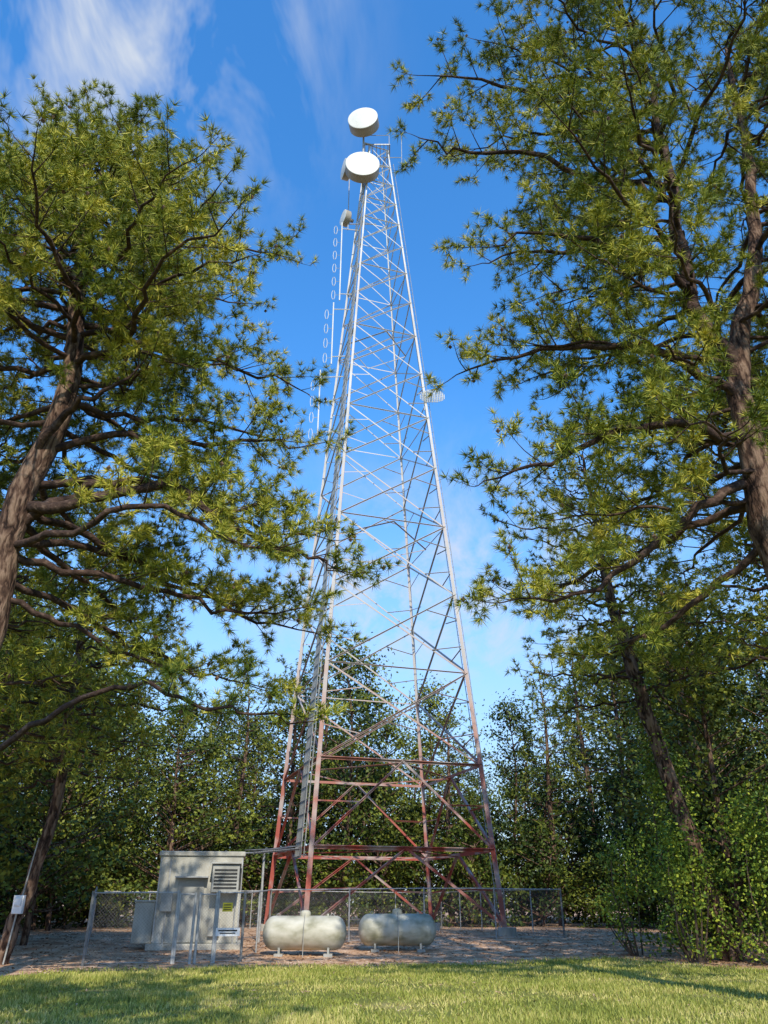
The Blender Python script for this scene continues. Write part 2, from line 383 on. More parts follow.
t.limb_([(7.8,14,9.0),(6.6,15,8.8),(5.2,15.8,8.4),(3.6,16.4,7.8),(2.6,16.6,7.8)],.09,sub=1.9,start=.3,dens=1.1)
t.limb_([(7.9,14,11.4),(6.2,13.6,12.4),(4.4,13.5,12.6),(2.8,13.6,12.3),(1.6,13.8,12.0)],.10,sub=2.0,start=.35,dens=1.1)
t.limb_([(7.4,14,14.5),(5.8,13.4,15.2),(4.0,13.2,15.6),(2.4,13.2,15.2)],.09,sub=2.0,start=.3)
t.limb_([(7.4,14,17.7),(5.6,13.8,18.2),(3.6,13.6,18.9),(1.9,13.5,18.9),(.9,13.5,19.4)],.09,sub=2.0,start=.3)
t.limb_([(7.4,14,19.5),(5.4,13.6,20.6),(3.2,13.4,21.4),(1.2,13.4,21.8)],.09,sub=2.0,start=.3)
t.limb_([(7.5,14,16.5),(5.6,14.6,16.6),(3.8,15,16.9),(2.6,15.2,16.7)],.08,sub=1.8,start=.3)
az=40
alt=np.array([[7.9,14,12.3,.24],[7.3,14,14.3,.2],[7.4,14,17.7,.16],[7.5,14,20.5,.12],[7.1,13.8,26,.04]])
for k,z in enumerate(np.linspace(9.0,25.4,98)):
    az=(az+137.5)%360
    left=math.cos(math.radians(az))<0
    reach=np.interp(z,[8,12,18,22,26],[4.8,5.0,5.4,5.2,3.0])*t.rng.uniform(.45,1.05)
    if z<13 and 235<az<305: continue
    if z>13 and left: t.tp=alt
    t.auto(z,az,reach,np.interp(z,[8,16,26],[-4,8,25]),droop=.04,sub=1.9,start=.22)
    t.tp=main
t.finish('pine_tree',(8.1,14.2,0))

def simple_pine(seed,trunk,zr,n,reach_k,reach_v,az0=10,e=((5,9,14),(-2,8,35)),**kw):
    t=Pine(seed,**kw); t.trunk(trunk,12,.04); az=az0
    for z in np.linspace(zr[0],zr[1],n):
        az=(az+137.5)%360
        t.auto(z,az,np.interp(z,reach_k,reach_v)*t.rng.uniform(.6,1.05),np.interp(z,*e),droop=.07,sub=1.7,start=.28)
    t.finish('pine_tree',(trunk[0][0],trunk[0][1],0))
MID=dict(nm=15,nl=.24,nw=.0165,subsp=.45,twsp=.2)
simple_pine(31,[(10.6,27,-.1,.36),(10.3,27,1.5,.29),(9.7,27,4.5,.27),(9.0,27,8.2,.24),(8.4,27,12,.18),(8.2,27,15.5,.10),(8.1,27,18,.03)],(8,17.8),48,[7,10,14,18],[4.2,4.4,3.8,1.5],e=((7,12,18),(-3,8,40)),**MID)
simple_pine(41,[(-11.3,26.2,-.1,.26),(-11.0,26.2,1.5,.2),(-10.5,26.2,4.5,.17),(-10.6,26.2,8,.14),(-10.9,26.2,12,.07),(-11,26.2,14,.02)],(5.2,13.8),46,[5,7,10,14],[4.2,4.6,3.8,1.0],**MID)
simple_pine(61,[(-12.6,20.5,-.1,.3),(-12.4,20.5,4,.24),(-12.2,20.5,9,.18),(-12.4,20.5,15.5,.03)],(5.4,15),52,[5,8,12,15.5],[5.2,5.6,4.2,1.2],az0=80,**MID)
simple_pine(62,[(12.9,20.8,-.1,.3),(12.7,20.8,4,.25),(12.4,20.8,10,.2),(12.3,20.8,18,.03)],(7.2,17.6),50,[6,9,13,18],[4.4,5.0,4.4,1.2],az0=150,**MID)
# pine behind the photographer, its shadow crosses the lawn
simple_pine(51,[(-1.9,-3.4,-.1,.33),(-1.8,-3.2,4,.26),(-1.5,-2.4,9,.2),(-1.2,-1.6,17,.03)],(10.2,16.6),46,[10,13,17],[3.4,4.0,1.4],nm=14,nl=.28,nw=.026,subsp=.42,twsp=.22)

# broadleaf generator
def leaves(buf,C,Nn,size,rng,up=.6):
    n=len(C); nn=nrm(rng.normal(0,1,(n,3))+np.array([0,0,up])+Nn*.8)
    a=nrm(np.cross(nn,rng.normal(0,1,(n,3)))); c=np.cross(nn,a); l=(size*rng.uniform(.6,1.2,n))[:,None]
    V=np.stack([C-a*l*.5,C-c*l*.3,C+a*l*.5,C+c*l*.3],1).reshape(-1,3)
    buf.add(V,np.arange(4*n).reshape(-1,4))
def broadleaf(seed,h,r,z0,ncl,nlf,size,tr=.16,shape=1.):
    rng=np.random.default_rng(seed); wood=Buf(); lf=Buf()
    tp=np.array([(0,0,-.2,tr),(rng.normal(0,.2),rng.normal(0,.2),h*.3,tr*.8),(rng.normal(0,.4),rng.normal(0,.4),h*.65,tr*.5),(rng.normal(0,.4),rng.normal(0,.4),h*.95,.02)])
    q=smooth_path(tp,None,0,4); tube(wood,q[:,:3],np.maximum(q[:,3],.02),8)
    for i in range(ncl):
        u=rng.random(); z=z0+(h-z0)*u
        prof=math.sin(math.pi*min(1,(u*.8+.18)))**.7*shape
        a=rng.uniform(0,6.283); rr=r*prof*rng.uniform(.25,1)
        c=np.array([rr*math.cos(a),rr*math.sin(a),z])
        zz=min(z-.3,h*.9); zz=max(zz-rr*.5,h*.1)
        b0=np.array([np.interp(zz,q[:,2],q[:,k]) for k in range(3)])
        tube(wood,smooth_path([b0,(b0+c)/2+rng.normal(0,.15,3),c],None,0,2),np.linspace(.05,.012,5),4)
        cr=rng.uniform(.35,.8)*r*.33+.2
        o=rng.normal(0,1,(nlf,3))*np.array([1,1,.6])*cr*.6
        leaves(lf,c+o,nrm(o),size,rng)
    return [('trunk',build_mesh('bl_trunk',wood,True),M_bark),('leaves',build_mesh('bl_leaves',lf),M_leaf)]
def place(var,name,parent,loc,rz,sc):
    e=bpy.data.objects.new(name,None); link(e); e.location=loc; e.rotation_euler=(0,0,rz); e.scale=(sc[0],sc[0],sc[1])
    if parent: e.parent=parent
    for n_,me,mt in var:
        if not me.materials: me.materials.append(mt)
        o=link(bpy.data.objects.new(n_,me)); o.parent=e
    return e
def far_pine(seed,h,r,z0):
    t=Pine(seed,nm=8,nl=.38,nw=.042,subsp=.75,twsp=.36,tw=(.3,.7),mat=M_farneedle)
    t.trunk([(0,0,-.2,.25),(.1,0,h*.4,.2),(-.2,.1,h*.75,.12),(0,0,h,.02)],8,.03)
    az=0
    for z in np.linspace(z0,h*.98,42):
        az+=137.5; u=(z-z0)/(h-z0)
        t.auto(z,az%360,r*(1-u)**.6*t.rng.uniform(.6,1.1)+.4,5+30*u,droop=.05,sub=1.8,start=.25,leafy=1)
    return t.finish('x',(0,0,0),as_mesh=True)
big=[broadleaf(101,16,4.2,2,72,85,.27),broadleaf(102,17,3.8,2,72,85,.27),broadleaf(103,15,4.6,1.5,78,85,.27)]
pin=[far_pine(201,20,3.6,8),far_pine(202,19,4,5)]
shr=[broadleaf(301,5,2.4,.3,45,75,.21,.06),broadleaf(302,4.2,2.2,.2,40,75,.21,.05)]
forest=empty('distant_forest')
rng=np.random.default_rng(5)
def top_h(x,y):
    u=384+x/(y*.0013)
    return np.interp(u,[-200,0,250,300,350,400,440,500,560,620,1000],[24,22,18,17,20,18,13.0,14.5,18,20,24])*(y/58)
for yy,step in ((55,3.8),(64,4.2),(74,5)):
    for x in np.arange(-52,52,step):
        x_=x+rng.normal(0,.8); y_=yy+rng.normal(0,1.8); hh=top_h(x_,min(y_,66))*rng.uniform(.64,1.10)
        if rng.random()<.36: v=pin[rng.integers(2)]; b0=19.5
        else: v=big[rng.integers(3)]; b0=16
        place(v,'tree',forest,(x_,y_,.25),rng.uniform(0,6.28),(max(.85,hh/b0),hh/b0))
for yy,hs_ in ((52.5,1),(60,1.7)):
  for x in np.arange(-42,42,2.6):
    place(shr[rng.integers(2)],'undergrowth',forest,(x+rng.normal(0,.4),yy+rng.normal(0,1),.25),rng.uniform(0,6.28),(rng.uniform(1,1.3)*(1+(hs_-1)*.3),rng.uniform(.7,1.5)*hs_))
for k in range(14):
    x_=-rng.uniform(16.5,30); y_=rng.uniform(30,50); hh=rng.uniform(12,18)
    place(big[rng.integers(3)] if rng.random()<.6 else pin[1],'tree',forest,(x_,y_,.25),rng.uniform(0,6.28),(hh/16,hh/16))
for k in range(14):
    x_=rng.uniform(14,30); y_=rng.uniform(31,50); hh=rng.uniform(12,18)
    place(big[rng.integers(3)] if rng.random()<.6 else pin[1],'tree',forest,(x_,y_,.25),rng.uniform(0,6.28),(hh/16,hh/16))
for k in range(24):
    s=-1 if k%2 else 1
    x_=rng.uniform(12.5,24)*1.0 if s>0 else -rng.uniform(15.5,26); y_=rng.uniform(29,48)
    place(shr[rng.integers(2)],'undergrowth',forest,(x_,y_,.25),rng.uniform(0,6.28),(rng.uniform(.8,1.2),rng.uniform(.7,1.3)))

# vine-covered thicket at right around the leaning pine
lf=Buf(); wood=Buf(); rg=np.random.default_rng(77)
for (cx,cy,h0,r0,nc) in ((9.2,26.2,3.6,1.2,55),(11.4,25.4,4.6,1.5,80),(12.8,24.2,3.6,1.7,70),(9.7,27.8,6.0,1.1,70),(14,26,6,2,90),(8.2,28.5,3.4,1.1,40)):
    for i in range(nc):
        z=h0*rg.random()**.8; a=rg.uniform(0,6.28); rr=r0*rg.random()**.5*(1.1-.5*z/h0)
        c=np.array([cx+rr*math.cos(a),cy+rr*math.sin(a),z+.1]); o=rg.normal(0,1,(55,3))*rg.uniform(.12,.3)
        leaves(lf,c+o,nrm(o),.13,rg)
        if i%4==0: tube(wood,smooth_path([(cx+rr*.3*math.cos(a),cy,0),(c[0]-.1,c[1],z*.6),c],None,0,2),np.linspace(.03,.01,5),4)
for i in range(75):
    z=rg.uniform(.2,8.5); x0=np.interp(z,[0,1.5,4.5,8.2],[10.6,10.3,9.7,9.0]); a=rg.uniform(0,6.28)
    c=np.array([x0+.38*math.cos(a),27+.38*math.sin(a)+(.25 if z>3 else 0),z]); o=rg.normal(0,1,(30,3))*np.array([.18,.18,.3])
    leaves(lf,c+o,nrm(o),.12,rg)
e=empty('vine_thicket',(11,26,0)); obj('leaves',lf,M_vine,e); obj('stems',wood,M_twig,e)
for i_,(x_,y_,h_,s_) in enumerate(((12.2,30,13,.9),(15.2,27.5,14,.9),(13.6,34,15,1))):
    place(big[i_],'broadleaf_tree',None,(x_,y_,.1),i_*2.,(s_,h_/16))
for i_,(x_,y_,h_,s_) in enumerate(((-13.5,33,12,.9),(-15.5,28.5,13,.9),(-12,48.5,13,1))):
    place(big[i_],'broadleaf_tree',None,(x_,y_,.1),i_*2.+1,(s_,h_/16))

# ------------------------------------------------------------------ tower
H=54.5; CX,CY=-.3,41.75; COR=[(-2.95,-5.75),(5.75,-2.95),(2.95,5.75),(-5.75,2.95)]
def leg(i,z):
    s=1-(z/H)*.84; c=COR[i%4]; return np.array([CX-.3*z/H+c[0]*s,CY+c[1]*s,z])
tw=empty('lattice_tower',(CX,CY,.3))
b=Buf(); G0=.55
lev=[3.8,7.6,12.2,16.6,20.8,24.8,28.5,32,35.2,38.2,41,43.6,46,48.2,50.3,52.4,54.5]
for i in range(4):
    zs=[G0]+lev
    for k in range(len(zs)-1):
        w=.21-.125*zs[k]/H
        lbar(b,leg(i,zs[k]),leg(i,zs[k+1]+.05),w)
obj('legs',b,M_tower,tw)
b=Buf()
for i in range(4):
    nx_=i+1
    cdir=np.array([*( (np.array(COR[i])+np.array(COR[nx_%4]))/2 ),0]); cdir=nrm(cdir)
    m=(leg(i,lev[0])+leg(nx_,lev[0]))/2
    lbar(b,leg(i,G0+.1),m,.12); lbar(b,leg(nx_,G0+.1),m,.12)
    lbar(b,(leg(i,G0)+m)/2,leg(i,lev[0]*.55),.07); lbar(b,(leg(nx_,G0)+m)/2,leg(nx_,lev[0]*.55),.07)
    m2=(leg(i,lev[1])+leg(nx_,lev[1]))/2
    lbar(b,leg(i,lev[0]),m2+cdir*.02,.11); lbar(b,leg(nx_,lev[0]),m2+cdir*.02,.11)
    lbar(b,(leg(i,lev[0])+m2)/2,leg(i,(lev[0]+lev[1])/2),.06); lbar(b,(leg(nx_,lev[0])+m2)/2,leg(nx_,(lev[0]+lev[1])/2),.06)
    for k in range(1,len(lev)-1):
        z0,z1=lev[k],lev[k+1]; w=.095-.05*z0/H
        lbar(b,leg(i,z0)+cdir*.03,leg(nx_,z1)+cdir*.03,w); lbar(b,leg(nx_,z0)-cdir*.08,leg(i,z1)-cdir*.08,w)
        if k<7:
            c=(leg(i,(z0+z1)/2)+leg(nx_,(z0+z1)/2))/2
            for jn in (i,nx_):
                q=leg(jn,z0)*.5+c*.5; lbar(b,q,leg(jn,z0+(z1-z0)*.33),.045)
                q=leg(jn,z1)*.5+c*.5; lbar(b,q,leg(jn,z0+(z1-z0)*.67),.045)
    for k,z in enumerate(lev):
        w=.17 if k==0 else (.13 if k==1 else .06)
        if k in (0,1) or k%2==0 or k>11: lbar(b,leg(i,z),leg(nx_,z),w)
for z in (lev[0],lev[1],lev[4],lev[8]):
    ms=[(leg(i,z)+leg(i+1,z))/2 for i in range(4)]
    for i in range(4): lbar(b,ms[i]+[0,0,-.1],ms[(i+1)%4]+[0,0,-.1],.06)
obj('bracing',b,M_tower,tw)
b=Buf(); c=Buf()
def facept(t,z,off=.0):
    p=leg(0,z)*(1-t)+leg(3,z)*t; d=nrm(np.array([-5.75-2.95,-5.75+2.95,0.])); return p+d*off
for tt in (.12,.2): 
    z_=np.linspace(3.4,53,20); tube(c,[facept(tt,z,.12)for z in z_],.03,4)
for k in range(6):
    z_=np.linspace(3.4,51-k*3,20); tube(c,[facept(.24+.022*k,z,.1) for z in z_],.022,4)
for z in np.arange(3.5,53,.6): tube(b,[facept(.11,z,.12),facept(.38,z,.12)],.014,4)
for tt in (.6,.66):
    tube(b,[leg(1,z)*(1-.06)+leg(2,z)*.06+np.array([(tt-.6)*5,0,0]) for z in np.linspace(.6,53,16)],.02,4)
for z in np.arange(.8,53,.4):
    p=leg(1,z)*.94+leg(2,z)*.06; tube(b,[p,p+[.3,0,0]],.011,4)
obj('ladder',b,M_galv,tw); obj('cables',c,M_concd,tw)
b=Buf()
for i in range(4):
    p=leg(i,0); tube(b,[(p[0],p[1],-.1),(p[0],p[1],.62)],.42,20,True)
obj('concrete_piers',b,M_conc,tw)
TX=CX-.3
b=Buf()
for k in range(7):
    o=(k-3)*.3; box(b,(TX+o,CY,H+.02),(.05,2.0,.05))
for sy in (-1,1):
    box(b,(TX,CY+sy*1.02,H),(2.1,.06,.1)); box(b,(TX+sy*1.05,CY,H),(.06,2.1,.1))
    for sx in (-1,1): tube(b,[(TX+sx,CY+sy,H),(TX+sx,CY+sy,H+1.1)],.03,6)
for sy in (-1,1):
    tube(b,[(TX-1,CY+sy,H+1.1),(TX+1,CY+sy,H+1.1)],.025,6); tube(b,[(TX+sy,CY-1,H+1.1),(TX+sy,CY+1,H+1.1)],.025,6)
tube(b,[(TX-1.0,CY-1.2,48.8),(TX-1.0,CY-1.2,57.2)],.08,8,True)
tube(b,[(TX-.1,CY-1.25,H-2),(TX-1.0,CY-1.2,H-2)],.05,6); tube(b,[(TX-.3,CY-1.0,H),(TX-1.0,CY-1.2,H)],.05,6)
tube(b,[(TX+2.0,CY,H-1.5),(TX+2.0,CY,H+2.6)],.03,6,True); tube(b,[(TX+.6,CY,H-.2),(TX+2.0,CY,H-.2)],.03,6)
tube(b,[(TX-2.1,CY,46.4),(TX-2.1,CY,54.4)],.04,6,True); tube(b,[(TX-2.1,CY,47),(TX,CY,47)],.04,6); tube(b,[(TX-2.1,CY,53.8),(TX,CY,53.8)],.04,6)
obj('top_platform',b,M_galv,tw)
def dish(name,c,dirv,r,depth,mat=M_white):
    d=nrm(np.array(dirv,float)); c=np.array(c,float); bf=Buf()
    a=nrm(np.cross(d,[0,0,1.])); u=np.cross(a,d)
    rings=[(.07*r,.001),(.05*r,r*.5),(0,r*.97),(-.02,r),(-depth*.75,r),(-depth*.76,r*.97),(-depth*.9,r*.7),(-depth,r*.25),(-depth-.25,r*.22),(-depth-.26,.001)]
    n=36; th=np.arange(n)/n*2*math.pi; vs=[]
    for o,rr in rings: vs.append(c+d*o+rr*(np.cos(th)[:,None]*a+np.sin(th)[:,None]*u))
    V=np.concatenate(vs); k=len(rings); i=np.arange(k-1)[:,None]*n; j=np.arange(n)[None]; j2=(j+1)%n
    bf.add(V,np.stack([i+j,i+n+j,i+n+j2,i+j2],-1).reshape(-1,4))
    me=build_mesh(name,bf,False); me.materials.append(mat); me.materials.append(M_shroud)
    idx=np.repeat([0,0,0,1,1,1,1,1,1],n).astype(np.int32); me.polygons.foreach_set('material_index',idx)
    return obj(name,me,None,tw)
dish('microwave_dish',(TX-1.05,CY-2.4,55.8),(-.15,-1,-.02),1.17,1.1)
dish('microwave_dish',(TX-1.0,CY-2.3,50.8),(.05,-1,0),1.27,1.0)
dish('microwave_dish',(TX-2.6,CY-.1,52.9),(-1,-.35,0),.8,.7)
dish('microwave_dish',(TX-2.5,CY-.1,47.6),(-1,-.5,0),.6,.6)
b=Buf(); gc=np.array([3.05,39.9,30.1]); 
for k in range(15):
    x=-.75+k*.107; zl=.5*math.sqrt(max(.12,1-(x/.8)**2)); pts=[gc+np.array([x,.35*(x*x+zz*zz),zz]) for zz in np.linspace(-zl,zl,6)]; tube(b,pts,.026,4)
for zz in np.linspace(-.46,.46,8):
    xl=.77*math.sqrt(max(.1,1-(zz/.52)**2)); tube(b,[gc+np.array([x,.35*(x*x+zz*zz),zz]) for x in np.linspace(-xl,xl,9)],.024,4)
tube(b,[gc+[0,0,0],gc+[0,-.7,0]],.025,6); tube(b,[gc+[0,0.02,0],gc+[-.5,.35,0]],.04,6); tube(b,[gc+[-.5,.35,-.9],gc+[-.5,.35,.9]],.04,6)
tube(b,[gc+[-.5,.35,.5],gc+[-.9,.6,.5]],.03,6)
obj('grid_dish',b,M_white,tw)
b=Buf()
for (x,z0,z1) in ((-3.1,39,46.5),(-3.5,33.5,38.8),(-4.2,27.5,33)):
    y=CY-.6; tube(b,[(x,y,z0),(x,y,z1)],.045,6,True)
    for z in (z0+.6,z1-.6): tube(b,[(x,y,z),leg(3,z)*.5+leg(0,z)*.5],.035,5)
    for z in np.arange(z0+.5,z1,1.25):
        th=np.linspace(0,2*math.pi,11); L=np.stack([x-.45+.12*np.cos(th),y+0*th,z+.42*np.sin(th)],-1)
        tube(b,L,.02,4); tube(b,[(x,y,z),(x-.33,y,z)],.02,4)
obj('dipole_antennas',b,M_white,tw)

# ------------------------------------------------------------------ shelter
rz=.16; sh=empty('equipment_shelter',(-7.0,31.5,.1))
def loc(x,y,z,c=(-6.85,32.2,.12)):
    return (c[0]+x*math.cos(rz)-y*math.sin(rz),c[1]+x*math.sin(rz)+y*math.cos(rz),c[2]+z)
b=Buf(); box(b,loc(0,0,1.6),(2.95,2.8,2.8),rz); obj('walls',b,M_conc,sh,bevel=.03)
b=Buf(); box(b,loc(0,0,3.08),(3.08,2.94,.16),rz); obj('roof',b,M_conc,sh,bevel=.03)
b=Buf(); box(b,loc(0,0,.1),(3.3,3.1,.2),rz); obj('slab',b,M_conc,sh,bevel=.02)
b=Buf(); box(b,loc(.9,-1.72,2.25),(.95,.62,.9),rz); box(b,loc(.9,-1.75,2.74),(1.05,.75,.05),rz); obj('air_conditioner',b,M_concd,sh,bevel=.015)
b=Buf()
for k in range(6): box(b,loc(.9,-2.045,1.95+k*.115),(.8,.03,.05),rz)
box(b,loc(1.415,-1.425,2.25),(.07,.03,.7),rz)
obj('air_conditioner_louvres',b,M_dark,sh)
b=Buf(); box(b,loc(-.3,-1.42,1.22),(.92,.05,1.95),rz); box(b,loc(.0,-1.46,1.2),(.05,.06,.14),rz); obj('door',b,M_concd,sh,bevel=.01)
b=Buf(); box(b,loc(-.3,-1.6,2.3),(1.15,.4,.05),rz)
for x in (-1.45,1.45): box(b,loc(x,-1.415,1.6),(.05,.03,2.7),rz)
tube(b,[loc(1.3,-1.46,.2),loc(1.3,-1.46,1.8)],.03,6); tube(b,[loc(-1.1,-1.46,.2),loc(-1.1,-1.46,2.9)],.03,6)
obj('trim',b,M_galv,sh)
b=Buf(); box(b,loc(-1.1,-1.52,1.5),(.4,.2,.6),rz); box(b,loc(.62,-1.49,.7),(.4,.14,.55),rz); obj('electric_panels',b,M_concd,sh,bevel=.01)
b=Buf(); box(b,loc(-1.85,-.6,.85),(.7,1.2,1.3),rz); box(b,loc(-1.85,-.6,1.53),(.78,1.3,.06),rz)
obj('generator_cabinet',b,M_conc,sh,bevel=.03)
e=empty('cable_bridge',(-4.8,34,3.5)); b=Buf()
A=np.array([-5.35,33.2,3.35]); B=np.array([-3.9,36.6,3.7])
for o in (-.2,.2): lbar(b,A+[o,0,0],B+[o,0,0],.07)
for k in range(12):
    p=A+(B-A)*k/11; tube(b,[p+[-.2,0,0],p+[.2,0,0]],.015,4)
tube(b,[(-4.9,34.4,.1),(-4.9,34.4,3.4)],.05,8)
obj('tray',b,M_galv,e); c=Buf()
for k in range(5): tube(c,[A+[-.15+k*.07,0,.1],(A+B)/2+[-.15+k*.07,0,.06],B+[-.15+k*.07,0,.1]],.022,5)
obj('cables',c,M_cable,e)

# ------------------------------------------------------------------ propane tanks
def tank(cx,cy,rzt):
    g0=float(ground_z(cx,cy)); e=empty('propane_tank',(cx,cy,g0)); r=.5; Lh=1.38
    t_=[];rr=[]
    for a in np.linspace(0,math.pi/2,8): t_.append(-Lh+.36*(1-math.cos(a))); rr.append(max(.004,r*math.sin(a)))
    T_=t_+[-x for x in t_[::-1]]; RR=rr+rr[::-1]
    d=np.array([math.cos(rzt),math.sin(rzt),0]); c0=np.array([cx,cy,g0+.16+r])
    n=32; th=np.arange(n)/n*2*math.pi; sd=np.array([-d[1],d[0],0]); up=np.array([0,0,1.])
    V=np.concatenate([c0+d*tt+q*(np.cos(th)[:,None]*sd+np.sin(th)[:,None]*up) for tt,q in zip(T_,RR)])
    k=len(T_); i=np.arange(k-1)[:,None]*n; j=np.arange(n)[None]; j2=(j+1)%n
    b=Buf(); b.add(V,np.stack([i+j,i+j2,i+n+j2,i+n+j],-1).reshape(-1,4)); obj('vessel',b,M_tank,e,True)
    b=Buf(); p=c0+[0,0,r-.03]
    tube(b,[p,p+[0,0,.13],p+[0,0,.18],p+[0,0,.2]],[.17,.17,.13,.01],20); 
    q=c0+d*.75+[0,0,r-.02]; tube(b,[q,q+[0,0,.08]],.04,10,True); obj('valve_dome',b,M_tank,e,True)
    b=Buf()
    for s_ in (-.8,.8):
        for w in (-.25,.25):
            q=c0+d*s_+sd*w; box(b,(q[0],q[1],g0+.14),(.07,.05,.32),rzt)
        q=c0+d*s_; box(b,(q[0],q[1],g0+.01),(.28,.9,.12),rzt)
    for s_ in (-.9,.9):
        q=c0+d*s_*1.0+[0,0,r+.03]; th2=np.linspace(0,math.pi,7); tube(b,[q+d*.06*math.cos(a)+[0,0,.06*math.sin(a)-.03] for a in th2],.012,5)
    tube(b,[c0+[0,0,r+.05],c0+sd*-.1+[0,0,r+.12],c0+sd*-.58+[0,0,.2],c0+sd*-.6+[0,0,-.7]],.012,5)
    obj('legs',b,M_concd,e)
tank(-2.62,29.0,.02); tank(.47,31.0,.05)

# ------------------------------------------------------------------ fence
fe=empty('chain_link_fence',(-8.45,25,0)); FH=1.85
pts=[(-8.45,25),(-6.15,25.75),None,(-5.0,26.1),(-4.25,26.35),(-4.35,33.1),(7.6,37.0),(3.3,50),(-15.2,45.5),(-8.45,25)]
post=Buf(); wire=Buf()
def fseg(p,q,h=FH,post_=post,wire_=wire,z0=.05):
    p=np.array(p,float);q=np.array(q,float); L=np.linalg.norm(q-p); d=(q-p)/L
    def W(s,z): x,y=p+d*s; return (x,y,float(ground_z(x,y))+z)
    n=max(1,round(L/2.8))
    for k in range(n+1):
        s=L*k/n; corner=k in (0,n); tube(post_,[W(s,-.1),W(s,h+.05)],.042 if corner else .028,8,True)
    kk=max(2,int(L/2)+1); tube(post_,[W(s,h) for s in np.linspace(0,L,kk)],.022,6)
    tube(post_,[W(s,.06) for s in np.linspace(0,L,kk)],.006,4)
    st=.095; vs=[]
    for sgn in (1,-1):
        for s in np.arange(-h,L+h,st):
            a=(s,z0); c=(s+sgn*h,h); ds=c[0]-a[0]
            t0=(0-a[0])/ds; t1=(L-a[0])/ds
            if t0>t1: t0,t1=t1,t0
            lo=max(0,t0); hi=min(1,t1)
            if hi-lo<.02: continue
            A=np.array(W(a[0]+ds*lo,z0+(h-z0)*lo)); B=np.array(W(a[0]+ds*hi,z0+(h-z0)*hi))
            w=np.array([0,0,.0024]); vs+= [A-w,A+w,B+w,B-w]
    V=np.array(vs); wire_.add(V,np.arange(len(V)).reshape(-1,4))
prev=None
for p in pts:
    if p is None: prev=None; continue
    if prev is not None: fseg(prev,p)
    prev=p
obj('posts_and_rails',post,M_galv,fe); obj('wire_mesh',wire,M_wire,fe)
ga=empty('fence_gate',(-5.6,25.9,0)); post=Buf(); wire=Buf()
fseg((-6.1,25.77),(-5.62,25.72),1.8,post,wire,.12); fseg((-5.05,26.08),(-5.5,25.8),1.8,post,wire,.12)
obj('frame',post,M_galv,ga); obj('gate_mesh',wire,M_wire,ga)
s1=empty('warning_sign',(-4.75,26.15,1.4)); b=Buf(); box(b,(-4.72,26.13,1.48),(.3,.015,.24),.3); obj('panel',b,M_yel,s1)
b=Buf(); box(b,(-4.72,26.12,1.54),(.22,.012,.025),.3); box(b,(-4.72,26.12,1.47),(.2,.012,.02),.3); box(b,(-4.72,26.12,1.41),(.22,.012,.02),.3); obj('lettering',b,M_dark,s1)
s2=empty('site_sign',(-4.7,26.1,.7)); b=Buf(); box(b,(-4.66,26.15,.82),(.72,.015,.22),.3); obj('panel',b,M_sign,s2)
b=Buf(); box(b,(-4.66,26.13,.86),(.56,.012,.035),.3); box(b,(-4.66,26.13,.79),(.46,.012,.025),.3); obj('lettering',b,M_dark,s2)
u=empty('utility_box',(-10.9,25.9,1.5)); b=Buf(); box(b,(-10.95,25.9,1.55),(.3,.16,.5),0); box(b,(-10.95,25.8,1.62),(.2,.05,.22),0); obj('housing',b,M_sign,u,bevel=.015)
b=Buf(); tube(b,[(-10.95,25.88,1.3),(-11.05,25.85,.0)],.025,6); tube(b,[(-10.9,25.95,1.8),(-10.75,26,3.4)],.02,6); obj('conduit',b,M_concd,u)

# ------------------------------------------------------------------ light, sky, camera
EL=39; AZ=math.atan2(math.sin(math.radians(13)),-math.cos(math.radians(13)))
sd=Vector((math.cos(math.radians(EL))*math.sin(AZ),math.cos(math.radians(EL))*math.cos(AZ),math.sin(math.radians(EL))))
sun=bpy.data.lights.new('sun','SUN'); sun.energy=5; sun.angle=math.radians(.5); sun.color=(1,.93,.79)
so=link(bpy.data.objects.new('sun',sun)); so.rotation_euler=sd.to_track_quat('Z','Y').to_euler(); so.location=(20,-20,30)
w=bpy.data.worlds.new('World'); scene.world=w; w.use_nodes=True; nt=w.node_tree
bg=nt.nodes['Background']; sky=N(nt,'ShaderNodeTexSky',sky_type='NISHITA'); sky.sun_disc=False
sky.sun_elevation=math.radians(EL); sky.sun_rotation=AZ; sky.air_density=1.0; sky.dust_density=.2; sky.ozone_density=4
hs=N(nt,'ShaderNodeHueSaturation'); hs.inputs['Hue'].default_value=.5; hs.inputs['Saturation'].default_value=1.25; hs.inputs['Value'].default_value=2.35
nt.links.new(sky.outputs[0],hs.inputs['Color'])
tc=N(nt,'ShaderNodeTexCoord'); sx=N(nt,'ShaderNodeSeparateXYZ'); nt.links.new(tc.outputs['Generated'],sx.inputs[0])
zc=N(nt,'ShaderNodeMath',operation='MAXIMUM'); zc.inputs[1].default_value=0; nt.links.new(sx.outputs['Z'],zc.inputs[0])
za=N(nt,'ShaderNodeMath',operation='ADD'); za.inputs[1].default_value=.12; nt.links.new(zc.outputs[0],za.inputs[0])
dx=N(nt,'ShaderNodeMath',operation='DIVIDE'); nt.links.new(sx.outputs['X'],dx.inputs[0]); nt.links.new(za.outputs[0],dx.inputs[1])
dy=N(nt,'ShaderNodeMath',operation='DIVIDE'); nt.links.new(sx.outputs['Y'],dy.inputs[0]); nt.links.new(za.outputs[0],dy.inputs[1])
cb=N(nt,'ShaderNodeCombineXYZ'); nt.links.new(dx.outputs[0],cb.inputs[0]); nt.links.new(dy.outputs[0],cb.inputs[1])
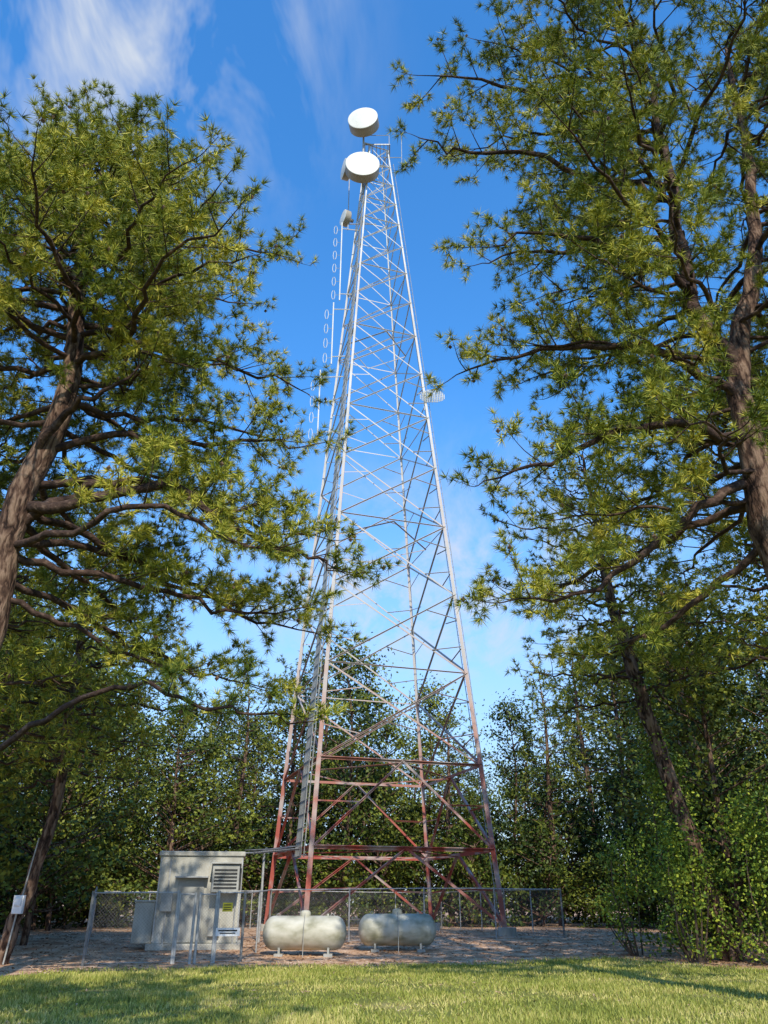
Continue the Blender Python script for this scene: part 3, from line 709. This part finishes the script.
def cloud(loc_,rot,scl,nscale,det,stops):
    mp=N(nt,'ShaderNodeMapping'); mp.inputs['Location'].default_value=loc_; mp.inputs['Rotation'].default_value=(0,0,rot); mp.inputs['Scale'].default_value=scl
    nt.links.new(cb.outputs[0],mp.inputs['Vector'])
    nz=N(nt,'ShaderNodeTexNoise'); nz.inputs['Scale'].default_value=nscale; nz.inputs['Detail'].default_value=det; nz.inputs['Roughness'].default_value=.64; nz.inputs['Distortion'].default_value=.3
    nt.links.new(mp.outputs[0],nz.inputs['Vector'])
    return ramp(nt,nz.outputs['Fac'],stops)
c1=cloud((2.3,.7,0),.5,(1,.45,1),7.5,5,[(.40,(0,0,0)),(.80,(1,1,1))])
def blob(cx,cy,r):
    vm=N(nt,'ShaderNodeVectorMath',operation='DISTANCE'); nt.links.new(cb.outputs[0],vm.inputs[0]); vm.inputs[1].default_value=(cx,cy,0)
    mr=N(nt,'ShaderNodeMapRange',interpolation_type='SMOOTHSTEP'); mr.inputs['From Min'].default_value=r; mr.inputs['From Max'].default_value=0
    nt.links.new(vm.outputs['Value'],mr.inputs['Value']); return mr
b1=blob(-.30,.52,.37); b2=blob(.2,2.0,.9)
ad=N(nt,'ShaderNodeMath',operation='ADD',use_clamp=True); nt.links.new(b1.outputs[0],ad.inputs[0]); nt.links.new(b2.outputs[0],ad.inputs[1])
mm=N(nt,'ShaderNodeMath',operation='MULTIPLY'); nt.links.new(c1.outputs[0],mm.inputs[0]); nt.links.new(ad.outputs[0],mm.inputs[1])
m3=N(nt,'ShaderNodeMath',operation='MULTIPLY',use_clamp=True); m3.inputs[1].default_value=1.4; nt.links.new(mm.outputs[0],m3.inputs[0])
hz=N(nt,'ShaderNodeMapRange',interpolation_type='SMOOTHSTEP'); hz.inputs['From Min'].default_value=.60; hz.inputs['From Max'].default_value=0; hz.inputs['To Max'].default_value=.85
nt.links.new(sx.outputs['Z'],hz.inputs['Value'])
mh=N(nt,'ShaderNodeMix',data_type='RGBA'); nt.links.new(hz.outputs[0],mh.inputs[0]); nt.links.new(hs.outputs[0],mh.inputs[6]); mh.inputs[7].default_value=(3.2,4.1,5.4,1)
mx=N(nt,'ShaderNodeMix',data_type='RGBA'); nt.links.new(m3.outputs[0],mx.inputs[0]); nt.links.new(mh.outputs[2],mx.inputs[6]); mx.inputs[7].default_value=(4.7,5.1,5.7,1)
nt.links.new(mx.outputs[2],bg.inputs['Color']); bg.inputs['Strength'].default_value=.15

cam=bpy.data.cameras.new('camera'); co=link(bpy.data.objects.new('camera',cam)); co.location=(0,0,1.6); co.rotation_euler=(math.radians(90+26.9),0,0)
cam.sensor_fit='VERTICAL'; cam.sensor_height=36; cam.lens=770/1024*36; cam.clip_end=3000; cam.clip_start=.1
scene.camera=co
scene.view_settings.view_transform='Standard'; scene.view_settings.look='None'; scene.view_settings.exposure=0
